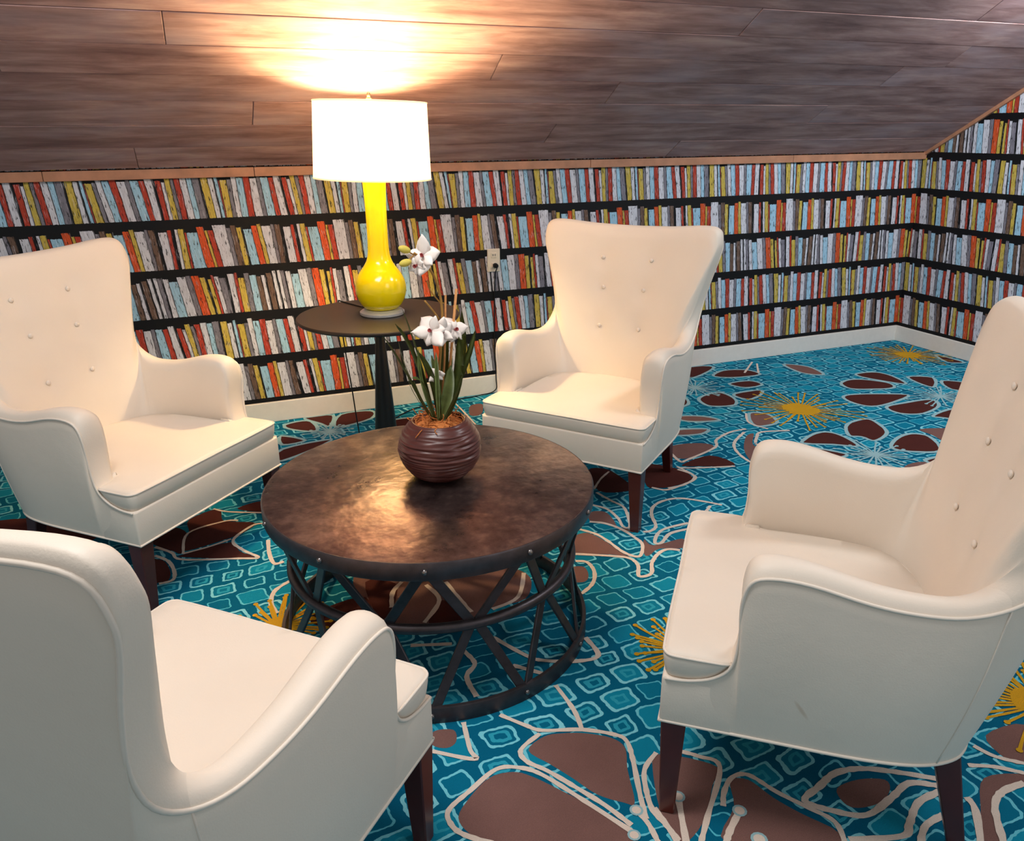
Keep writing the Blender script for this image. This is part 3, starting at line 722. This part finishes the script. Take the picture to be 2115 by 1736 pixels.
def make_chair():
    root = thing('armchair', 'cream armchair', 'armchair')
    cur, SUB, half = rib_curves()
    n = len(cur[0])
    grid = [section(*[cur[k][i] for k in range(4)]) for i in range(n)]
    ns = len(grid[0])
    # button dimples pressed into the inside back
    hits = [inner_back_y(x, z, grid[13 * SUB:n - 13 * SUB]) .copy() for x, z in BUTTONS]
    for i in range(12 * SUB, n - 12 * SUB):
        for j in range(18, ns):
            p = grid[i][j]
            for h in hits:
                d2 = (p.x - h.x) ** 2 + (p.z - h.z) ** 2
                p.y -= 0.014 * math.exp(-d2 / 0.0008)
    def strip(name, i0, i1, caps):
        vs = []; fs = []
        for i in range(i0, i1 + 1): vs += [p.copy() for p in grid[i]]
        for i in range(i1 - i0):
            for j in range(ns - 1):
                a = i * ns + j
                fs.append((a, a + 1, a + ns + 1, a + ns))
        for c in caps:
            base = (0 if c == 0 else (i1 - i0)) * ns
            f = [base + j for j in range(ns)]
            fs.append(tuple(f if c == 0 else f[::-1]))
        return me_obj(name, vs, fs, 'fabric', root, 60)
    s = 12 * SUB
    strip('arm', 0, s, [0])
    back = strip('backrest', s, n - 1 - s, [])
    strip('arm', n - 1 - s, n - 1, [1])
    # piping along the outer edge of the rim and along the foot of the shell
    bm = bmesh.new(); tube(bm, [grid[i][12] + Vector((0, 0, 0.001)) for i in range(0, n)], 0.0042, 6)
    bm_obj('piping', bm, 'piping', root, True)
    bm = bmesh.new()
    foot = [grid[i][0] for i in range(0, n)]
    loop = [Vector((-.368, .398, .276)), Vector((.368, .398, .276))] + foot
    tube(bm, loop, 0.0045, 6, closed=True)
    bm_obj('welt', bm, 'piping', root, True)
    for sgn in (1, -1):   # seam where the side panel meets the back panel
        i = s if sgn == 1 else n - 1 - s
        bm = bmesh.new(); tube(bm, [grid[i][j] for j in range(0, 13)], 0.0022, 5)
        bm_obj('seam', bm, 'piping', root, True)
    # front seat rail between the side panels
    bm = bmesh.new(); box(bm, (-.368, .235, .274), (.368, .399, .398), 0.007, 3)
    bm_obj('seat_rail', bm, 'fabric', root, 40)
    # underside
    bm = bmesh.new(); box(bm, (-.28, -.22, .276), (.28, .36, .286)); bm_obj('dust_cover', bm, 'black', root)
    # T cushion
    half_out = [(0, .402), (.20, .404), (.33, .402), (.355, .398), (.368, .385), (.371, .36), (.371, .30), (.369, .262), (.355, .249), (.32, .246), (.297, .240), (.288, .225), (.285, .15), (.282, .05), (.272, -.05), (.25, -.12), (.20, -.165), (.10, -.20), (0, -.208)]
    line = catmull([(x, y, 0) for x, y in half_out], 3)
    outl = line + [Vector((-p.x, p.y, 0)) for p in reversed(line[1:-1])]
    m = len(outl); nrm = []
    for k in range(m):
        d = (outl[(k + 1) % m] - outl[k - 1]).normalized(); nrm.append(Vector((d.y, -d.x, 0)))
    if sum((nrm[k].dot(outl[k]) for k in range(m))) < 0: nrm = [-q for q in nrm]
    prof = [(.030, .390), (.014, .394), (.007, .404), (.003, .424), (.000, .444), (.001, .456), (.005, .462), (.012, .466)]
    tong = lambda y: .398 + .085 * max(0, min(1, (.335 - y) / .095)) ** 2
    bm = bmesh.new(); rings = []
    for ins, z in prof:
        ring = []
        for k in range(m):
            q = outl[k] - nrm[k] * ins
            zl = tong(q.y) - .008 if abs(q.x) > .27 and q.y > .2 else .390
            ring.append(bm.verts.new((q.x, q.y, zl + (z - .390) / (.466 - .390) * (.466 - zl))))
        rings.append(ring)
    for a, c in zip(rings, rings[1:]):
        for k in range(m): bm.faces.new((a[k], a[(k + 1) % m], c[(k + 1) % m], c[k]))
    bm.faces.new(rings[-1]); bm.faces.new(rings[0][::-1])
    for ax, lo_, hi_, cnt in ((0, -.36, .36, 16), (1, -.19, .39, 14)):
        for k in range(cnt):
            co = [0, 0, 0]; co[ax] = lo_ + (hi_ - lo_) * k / (cnt - 1); no = [0, 0, 0]; no[ax] = 1
            fs = [f for f in bm.faces if all(v.co.z > .4659 for v in f.verts)]
            bmesh.ops.bisect_plane(bm, geom=list({e for f in fs for e in f.edges} | {v for f in fs for v in f.verts}) + fs, plane_co=co, plane_no=no, dist=1e-5)
    for v in bm.verts:
        if v.co.z > .4659:
            v.co.z += .020 * max(0, 1 - (v.co.x / .375) ** 2) * max(0, 1 - ((v.co.y - .10) / .31) ** 2)
    cush = bm_obj('seat_cushion', bm, 'fabric', root, 60)
    bm = bmesh.new(); tube(bm, [outl[k] - nrm[k] * .001 + Vector((0, 0, .459)) for k in range(m)], 0.0034, 6, closed=True)
    bm_obj('cushion_piping', bm, 'piping', cush, True)
    # legs
    for sx in (-1, 1):
        for front in (True, False):
            bm = bmesh.new()
            if front: t, b, ws = Vector((sx * .338, .366, .283)), Vector((sx * .345, .366, 0)), (.058, .036)
            else: t, b, ws = Vector((sx * .262, -.215, .283)), Vector((sx * .268, -.283, 0)), (.056, .036)
            vs = []
            for p, wd in ((b, ws[1]), (t, ws[0])):
                for i, j in ((-1, -1), (1, -1), (1, 1), (-1, 1)): vs.append(bm.verts.new(p + Vector((i * wd / 2, j * wd / 2, 0))))
            for f in ((3, 2, 1, 0), (4, 5, 6, 7), (0, 1, 5, 4), (1, 2, 6, 5), (2, 3, 7, 6), (3, 0, 4, 7)): bm.faces.new([vs[k] for k in f])
            bmesh.ops.bevel(bm, geom=bm.edges[:], offset=0.003, segments=1, affect='EDGES')
            bm_obj('leg', bm, 'leg', root)
    # buttons
    for h in hits:
        bm = bmesh.new(); bmesh.ops.create_uvsphere(bm, u_segments=12, v_segments=8, radius=0.0095)
        for v in bm.verts: v.co.y *= 0.55
        o = bm_obj('button', bm, 'piping', back, True)
        o.location = h + Vector((0, -0.006, 0))
    return root

def copy_tree(o, parent=None):
    c = o.copy(); COL.objects.link(c); c.parent = parent
    if parent is not None: c.matrix_parent_inverse = o.matrix_parent_inverse
    for ch in list(o.children): copy_tree(ch, c)
    return c

CHAIRS = [
    (-5.336, -1.320, -2.3385, 'cream buttoned wing armchair glowing warm, beside the lamp table on its side away from outlet'),
    (-3.401, -1.451, 2.2512, 'cream buttoned wing armchair in front of the wall outlet, between lamp table and gable wall'),
    (-3.621, -3.181, 0.8860, 'cream wing armchair with a faint tan stain on its outer side panel'),
    (-5.203, -3.095, -0.7842, 'cream wing armchair with its plain piped back showing, facing the coffee table and lamp'),
]
chair0 = make_chair()
for i, (x, y, rz, lab) in enumerate(CHAIRS):
    c = chair0 if i == 0 else copy_tree(chair0)
    c.location = (x, y, 0); c.rotation_euler = (0, 0, rz)
    tag(c, lab, 'armchair', 'cream armchairs around the coffee table')
    if i == 2:     # the one with a small stain on its outer side panel
        for ch in c.children:
            if ch.name.startswith('arm') and ch.data.vertices[0].co.x < 0:
                ch.data = ch.data.copy(); ch.data.materials[0] = mat_stained_fabric()

# ================================================================== coffee table
def build_coffee_table():
    cx, cy, R, T = -4.413, -2.239, 0.516, 0.52
    root = thing('coffee_table', 'round drum coffee table with bronze top and dark iron lattice base', 'table', (cx, cy, 0))
    bm = bmesh.new(); lathe(bm, [(0, T - .012), (R - .004, T - .012), (R - .002, T - .002), (R - .008, T), (0, T)], 96)
    bm_obj('tabletop', bm, 'top', root, 40)
    bm = bmesh.new(); lathe(bm, [(R - .014, T - .054), (R - .001, T - .054), (R + .001, T - .05), (R + .001, T - .006), (R - .002, T - .001), (R - .008, T - .001), (R - .014, T - .010)], 96, close=True)
    band = bm_obj('rim_band', bm, 'iron', root, 40)
    rm, zm = 0.450, 0.275
    bm = bmesh.new(); tube(bm, [(rm * math.cos(a * math.pi / 48), rm * math.sin(a * math.pi / 48), zm) for a in range(96)], 0.0155, 12, closed=True)
    bm_obj('middle_ring', bm, 'iron', root, True)
    rb = 0.505
    bm = bmesh.new(); lathe(bm, [(rb - .014, 0), (rb, 0), (rb, .048), (rb - .002, .052), (rb - .012, .052), (rb - .014, .048)], 96, close=True)
    base = bm_obj('base_ring', bm, 'iron', root, 40)
    N = 11; a0 = math.radians(-108.2)
    pol = lambda r, a, z: Vector((r * math.cos(a), r * math.sin(a), z))
    for k in range(N):
        a = a0 + 2 * math.pi * k / N
        am = a + math.pi / N; ap = a - math.pi / N
        for m in (am, ap):
            e = 0.022 * (1 if m > a else -1)
            for (r1, z1, r2, z2) in ((R - .022, T - .045, rm - .006, zm + .004), (rb - .012, .044, rm - .006, zm - .004)):
                p, q = pol(r1, a + e, z1), pol(r2, m - e, z2)
                bm = bmesh.new(); bar(bm, p, q, 0.028, 0.009, pol(1, (a + m) / 2, 0))
                bmesh.ops.bevel(bm, geom=bm.edges[:], offset=0.002, segments=1, affect='EDGES')
                bm_obj('strut', bm, 'iron', root)
        for z, rr, par in ((T - .026, R + .001, band), (.026, rb, base)):
            bm = bmesh.new(); bmesh.ops.create_uvsphere(bm, u_segments=10, v_segments=6, radius=0.0085)
            o = bm_obj('rivet', bm, 'rivet', par, True); o.location = pol(rr, a, z)
build_coffee_table()

# ================================================================== orchid in a brown pot
def leaf_mesh(bm, base, tip, bulge, wd, twist=0.0):
    base, tip, bulge = Vector(base), Vector(tip), Vector(bulge)
    n = 10; rows = []
    for i in range(n + 1):
        t = i / n
        p = base.lerp(tip, t) + bulge * math.sin(math.pi * t)
        d = (tip - base + bulge * math.pi * math.cos(math.pi * t)).normalized()
        s = d.cross(Vector((math.cos(twist), math.sin(twist), 0.15))).normalized()
        nn = s.cross(d).normalized()
        hw = 1.5 * wd * (0.35 + 1.2 * t) * (1 - t) ** 0.55 if t < 1 else 0.0005
        rows.append([bm.verts.new(p + s * hw * k + nn * 0.25 * hw * abs(k)) for k in (-1, 0, 1)])
    for a, b in zip(rows, rows[1:]):
        for k in range(2): bm.faces.new((a[k], a[k + 1], b[k + 1], b[k]))
    bmesh.ops.solidify(bm, geom=bm.faces[:], thickness=0.0012)

def build_orchid():
    cx, cy, z0 = -4.372, -2.222, 0.52
    root = thing('potted_orchid', 'white orchid in a round ribbed brown pot on the coffee table', 'potted plant', (cx, cy, z0))
    # pot: squashed globe with irregular horizontal ribs, hollow at the top
    prof = []
    for i in range(131):
        a = math.radians(-62 + (50 + 62) * i / 130)
        prof.append((0.130 * math.cos(a), 0.104 + 0.117 * math.sin(a)))
    prof = [(0, 0.0), (prof[0][0] - .006, 0.0)] + prof + [(prof[-1][0] - .008, prof[-1][1] - .004), (prof[-1][0] - .010, prof[-1][1] - .04), (0, prof[-1][1] - .04)]
    bm = bmesh.new(); lathe(bm, prof, 96)
    for v in bm.verts:
        p = v.co; r = math.hypot(p.x, p.y)
        if r > 0.05 and 0.004 < p.z < 0.19:
            a = math.atan2(p.y, p.x)
            h = noise.noise(Vector((math.cos(a) * 1.3, math.sin(a) * 1.3, p.z * 125)))
            k = 1 + 0.044 * h * min(1, (p.z - .004) / .02)
            p.x *= k; p.y *= k
    bm_obj('pot', bm, 'pot', root, True)
    # moss: curly fibres spilling over the opening
    bm = bmesh.new(); rr = random.Random(5)
    lathe(bm, [(0, .196), (.05, .194), (.076, .180)], 24)
    for i in range(120):
        a = rr.uniform(0, 6.283); r = rr.uniform(.02, .088); z = .190 - (r / .088) ** 2 * .012 + rr.uniform(0, .014)
        p = Vector((r * math.cos(a), r * math.sin(a), z)); pts = [p]
        d = Vector((rr.uniform(-1, 1), rr.uniform(-1, 1), rr.uniform(-.3, .6))).normalized()
        for k in range(5):
            d = (d + Vector((rr.uniform(-.8, .8), rr.uniform(-.8, .8), rr.uniform(-.6, .4)))).normalized(); pts.append(pts[-1] + d * .008)
        tube(bm, pts, 0.0016, 4)
    o = bm_obj('moss', bm, 'moss', root, True); o['kind'] = 'stuff'
    L = lambda x, y, z: (x - cx, y - cy, z - z0)
    # leaves
    for q in range(9):      # small grassy blades between the broad leaves
        a = rr.uniform(0, 6.283); s = rr.uniform(.05, .13); hgt = rr.uniform(.16, .30)
        bm = bmesh.new(); leaf_mesh(bm, (.012 * math.cos(a), .012 * math.sin(a), .18), (s * math.cos(a), s * math.sin(a), .18 + hgt), (.02 * math.cos(a), .02 * math.sin(a), .02), rr.uniform(.006, .010), a)
        bm_obj('leaf', bm, 'leaf', root, True)
    for b, t, bu, wd, tw in [((-4.385, -2.235, .70), (-4.500, -2.25, 1.035), (.0, 0, .05), .013, .4), ((-4.39, -2.22, .70), (-4.535, -2.23, 1.0), (-.01, 0, .03), .012, .2),
                             ((-4.37, -2.21, .70), (-4.279, -2.20, 1.045), (.03, 0, -.02), .014, .8), ((-4.375, -2.24, .70), (-4.44, -2.27, .95), (.01, 0, .02), .017, .5),
                             ((-4.365, -2.235, .70), (-4.31, -2.26, .98), (.02, 0, -.01), .016, 1.0), ((-4.38, -2.22, .70), (-4.455, -2.16, 1.06), (0, 0, .02), .010, .1),
                             ((-4.37, -2.23, .70), (-4.395, -2.25, .93), (0, -.01, 0), .018, .3), ((-4.36, -2.22, .70), (-4.33, -2.2, 1.0), (0, .01, 0), .016, .7),
                             ((-4.375, -2.235, .70), (-4.345, -2.28, .90), (0, -.02, 0), .018, .9), ((-4.385, -2.23, .70), (-4.47, -2.3, .88), (0, -.01, .05), .012, .2),
                             ((-4.37, -2.22, .70), (-4.25, -2.24, .99), (.02, 0, .02), .010, .9)]:
        bm = bmesh.new(); leaf_mesh(bm, L(*b), L(*t), bu, wd, tw)
        bm_obj('leaf', bm, 'leaf', root, True)
    # flower stem, bamboo stakes
    stem = catmull([L(-4.378, -2.225, .70), L(-4.368, -2.227, .85), L(-4.352, -2.23, 1.0), L(-4.352, -2.232, 1.08), L(-4.368, -2.235, 1.15), L(-4.40, -2.237, 1.205), L(-4.43, -2.24, 1.232)], 6)
    bm = bmesh.new(); tube(bm, stem, lambda t: 0.005 - 0.002 * t, 8); st = bm_obj('flower_stem', bm, 'stem', root, True)
    bm = bmesh.new(); tube(bm, catmull([L(-4.36, -2.23, 1.03), L(-4.38, -2.235, 1.06), L(-4.405, -2.24, 1.092)], 4), 0.003, 6); bm_obj('twig', bm, 'stem', st, True)
    bm = bmesh.new(); tube(bm, catmull([L(-4.355, -2.23, 1.08), L(-4.385, -2.235, 1.12), L(-4.395, -2.24, 1.15)], 4), 0.0022, 6); bm_obj('twig', bm, 'stem', st, True)
    bm = bmesh.new(); tube(bm, [L(-4.356, -2.23, .69), L(-4.330, -2.232, .90), L(-4.305, -2.235, 1.118)], 0.0042, 8); bm_obj('stake', bm, 'stake', root, True)
    bm = bmesh.new(); tube(bm, [L(-4.366, -2.215, .69), L(-4.345, -2.22, .9), L(-4.336, -2.225, 1.10)], 0.0034, 8); bm_obj('stake', bm, 'stake', root, True)
    # blossoms
    toward = (CAM - Vector((cx, cy, 1.0))).normalized()
    def blossom(c, size0, tilt, n=6):
        f = thing_plain('blossom'); f.parent = root; f.location = c
        f.rotation_euler = (toward + Vector(tilt)).to_track_quat('Z', 'Y').to_euler()
        for k in range(n):
            bm = bmesh.new(); a = 2 * math.pi * k / n + .3 + rr.uniform(-.35, .35); size = size0 * rr.uniform(.72, 1.18); cup = rr.uniform(-.25, .55)
            rows = []
            for i in range(7):
                t = i / 6; r = size * t; hw = size * (.36 if k % 2 else .46) * math.sin(math.pi * min(1, t * .93 + .06)) ** 1.1
                z = size * ((.4 if k % 2 else .15) * t + (cup - .35) * t * t)
                rows.append([bm.verts.new((r * math.cos(a) - s * hw * math.sin(a), r * math.sin(a) + s * hw * math.cos(a), z - .12 * size * abs(s))) for s in (-1, -.5, 0, .5, 1)])
            for p, q in zip(rows, rows[1:]):
                for s in range(4): bm.faces.new((p[s], p[s + 1], q[s + 1], q[s]))
            bmesh.ops.remove_doubles(bm, verts=bm.verts[:], dist=1e-6)
            bmesh.ops.solidify(bm, geom=bm.faces[:], thickness=0.0010)
            bm_obj('petal', bm, 'petal', f, True)
        bm = bmesh.new(); lathe(bm, [(0, .0), (.003, .002), (.005, .010), (.006, .014), (.004, .012), (0, .004)], 10)
        bm_obj('throat', bm, 'throat', f, True)
    blossom(L(-4.405, -2.245, 1.222), .052, (-.5, 0, .2)); blossom(L(-4.425, -2.25, 1.198), .034, (-.9, 0, -.4))
    blossom(L(-4.395, -2.262, 1.005), .056, (-.6, 0, .3)); blossom(L(-4.365, -2.262, 1.000), .040, (.3, 0, .0))
    blossom(L(-4.318, -2.245, .998), .044, (.6, 0, .1)); blossom(L(-4.383, -2.262, .868), .026, (0, 0, -.3))
    for b, d in (((-4.457, -2.24, 1.243), (-1, 0, .35)), ((-4.458, -2.245, 1.206), (-1, 0, -.2))):
        bm = bmesh.new(); bmesh.ops.create_uvsphere(bm, u_segments=12, v_segments=8, radius=.011)
        for v in bm.verts: v.co.z *= 1.7
        o = bm_obj('bud', bm, 'bud', root, True); o.location = L(*b); o.rotation_euler = Vector(d).to_track_quat('Z', 'Y').to_euler()
        bm = bmesh.new(); tube(bm, [L(*b), L(-4.43, -2.24, 1.226)], .002, 6); bm_obj('twig', bm, 'stem', root, True)
build_orchid()

# ================================================================== side table, lamp, outlet, cord
def build_lamp_corner():
    tx, ty, tz, R = -4.255, -0.902, 0.766, 0.371
    root = thing('pedestal_table', 'round dark pedestal side table under the yellow lamp', 'table', (tx, ty, 0))
    bm = bmesh.new(); lathe(bm, [(0, tz - .018), (R - .006, tz - .018), (R, tz - .012), (R, tz - .004), (R - .004, tz), (0, tz)], 96)
    bm_obj('tabletop', bm, 'sidetop', root, 40)
    bm = bmesh.new(); lathe(bm, [(.10, tz - .018), (.10, tz - .026), (.024, tz - .032), (.019, tz - .06), (.026, .60), (.047, .283), (.062, .06), (.065, .02)], 32)
    bm_obj('pedestal', bm, 'black', root, 40)
    bm = bmesh.new(); lathe(bm, [(0, 0), (.19, 0), (.195, .006), (.19, .014), (.06, .024), (0, .026)], 64)
    bm_obj('base_plate', bm, 'black', root, 40)

    lx, ly = -4.236, -0.902
    lamp = thing('table_lamp', 'yellow ceramic bottle lamp with white drum shade on the pedestal table', 'lamp', (lx, ly, tz))
    bm = bmesh.new(); lathe(bm, [(0, 0), (.098, 0), (.102, .004), (.102, .014), (.094, .020), (.080, .026), (0, .026)], 64)
    bm_obj('base', bm, 'silver', lamp, 40)
    body = [(.0, .024), (.060, .026), (.085, .040), (.104, .070), (.114, .105), (.114, .135), (.106, .165), (.090, .195), (.070, .222), (.056, .248), (.049, .280), (.046, .34), (.046, .42), (.047, .50), (.050, .57), (.052, .62), (.050, .64), (0, .645)]
    bm = bmesh.new(); lathe(bm, [(p.x, p.z) for p in catmull([(r, 0, z) for r, z in body], 4)], 64)
    bm_obj('body', bm, 'yellow', lamp, True)
    # shade hangs a little crooked
    sh = thing_plain('shade_assembly'); 
    bm = bmesh.new(); zb, zt = 1.366 - tz, 1.675 - tz
    lathe(bm, [(.251, zb), (.253, zb), (.239, zt), (.237, zt)], 96, close=True)
    tilt = Matrix.Translation((0, 0, .75)) @ Matrix.Rotation(math.radians(1.6), 4, Vector((math.sin(YAW), math.cos(YAW), 0))) @ Matrix.Translation((0, 0, -.75))
    bmesh.ops.transform(bm, matrix=tilt, verts=bm.verts[:])
    shade = bm_obj('shade', bm, 'shade', lamp, 40)
    bpy.data.objects.remove(sh)
    for z, r in ((zb, .2525), (zt, .2385)):
        bm = bmesh.new(); tube(bm, [(r * math.cos(k * math.pi / 48), r * math.sin(k * math.pi / 48), z) for k in range(96)], .0032, 6, closed=True)
        bmesh.ops.transform(bm, matrix=tilt, verts=bm.verts[:]); bm_obj('shade_rim', bm, 'shade', shade, True)
    bm = bmesh.new()
    for k in range(3):
        a = k * 2 * math.pi / 3 + .5
        tube(bm, [(0, 0, zt - .012), (.237 * math.cos(a), .237 * math.sin(a), zt - .004)], .002, 6)
    bmesh.ops.transform(bm, matrix=tilt, verts=bm.verts[:]); bm_obj('spider', bm, 'brass', shade, True)
    bm = bmesh.new()
    lathe(bm, [(0, .64), (.013, .64), (.013, .785), (0, .785)], 16)
    bm_obj('socket', bm, 'brass', lamp, 40)
    bm = bmesh.new()
    for s in (-1, 1):
        tube(bm, catmull([(s * .012, 0, .66), (s * .055, 0, .70), (s * .062, 0, .79), (s * .03, 0, .88), (0, 0, zt - .008)], 5), .002, 6)
    bm_obj('harp', bm, 'brass', lamp, True)
    bm = bmesh.new(); lathe(bm, [(0, zt - .02), (.005, zt - .02), (.005, zt), (.011, zt + .004), (.012, zt + .012), (.006, zt + .018), (.008, zt + .026), (.006, zt + .036), (0, zt + .040)], 20)
    bm_obj('finial', bm, 'brass', lamp, 40)
    bm = bmesh.new(); bmesh.ops.create_uvsphere(bm, u_segments=20, v_segments=12, radius=.020)
    o = bm_obj('bulb', bm, 'bulb', lamp, True); o.location = (0, 0, .800)
    ld = bpy.data.lights.new('lamp_light', 'POINT'); ld.energy = 84; ld.color = (1.0, 0.72, 0.36); ld.shadow_soft_size = .045
    lo = bpy.data.objects.new('lamp_light', ld); COL.objects.link(lo); lo.location = (lx, ly, tz + .800)
    o.visible_shadow = True

    # outlet with plug
    ox, oz = -3.345, .827
    out = thing('wall_outlet', 'ivory wall outlet with a dark plug on the printed bookshelf wall', 'outlet', (ox, 0, oz))
    bm = bmesh.new(); box(bm, (-.040, -.008, -.066), (.040, .002, .070), .004, 2); bm_obj('plate', bm, 'ivory', out)
    for z in (.032, -.026):
        bm = bmesh.new(); box(bm, (-.018, -.012, z - .016), (.018, -.004, z + .016), .004, 2); s = bm_obj('socket', bm, 'ivory', out)
        for dx in (-.007, .007):
            b2 = bmesh.new(); box(b2, (dx - .0015, -.0128, z - .004), (dx + .0015, -.010, z + .008)); bm_obj('slot', b2, 'black', s)
    bm = bmesh.new(); lathe(bm, [(0, 0), (.014, 0), (.016, .006), (.013, .026), (.007, .034), (0, .034)], 16)
    pl = bm_obj('plug', bm, 'cord', out, 40); pl.rotation_euler = (math.pi / 2, 0, 0); pl.location = (.006, -.010, -.028)

    # cord: lamp -> over the table edge -> floor -> up the wall to the plug
    pts = catmull([(lx - .03, ly + .085, tz + .010), (lx - .06, ly + .18, tz + .004), (tx - .105, ty + .340, tz + .004), (tx - .112, ty + .374, tz + .002), (tx - .114, ty + .380, tz - .02), (tx - .105, ty + .375, .55), (tx - .085, ty + .365, .30), (tx - .07, ty + .36, .10), (tx - .05, ty + .37, .006),
                   (-4.20, -.40, .006), (-3.9, -.12, .006), (-3.5, -.05, .006), (-3.36, -.03, .02), (ox - .002, -.022, .10), (ox - .004, -.008, .30), (ox, -.008, .60), (ox + .005, -.012, .74), (ox + .006, -.040, .785), (ox + .006, -.044, .799)], 6)
    bm = bmesh.new(); tube(bm, pts, .0034, 6)
    cd = bm_obj('cord', bm, 'cord', lamp, True); cd.location = (-lx, -ly, -tz); cd['label'] = 'thin black cord'
build_lamp_corner()
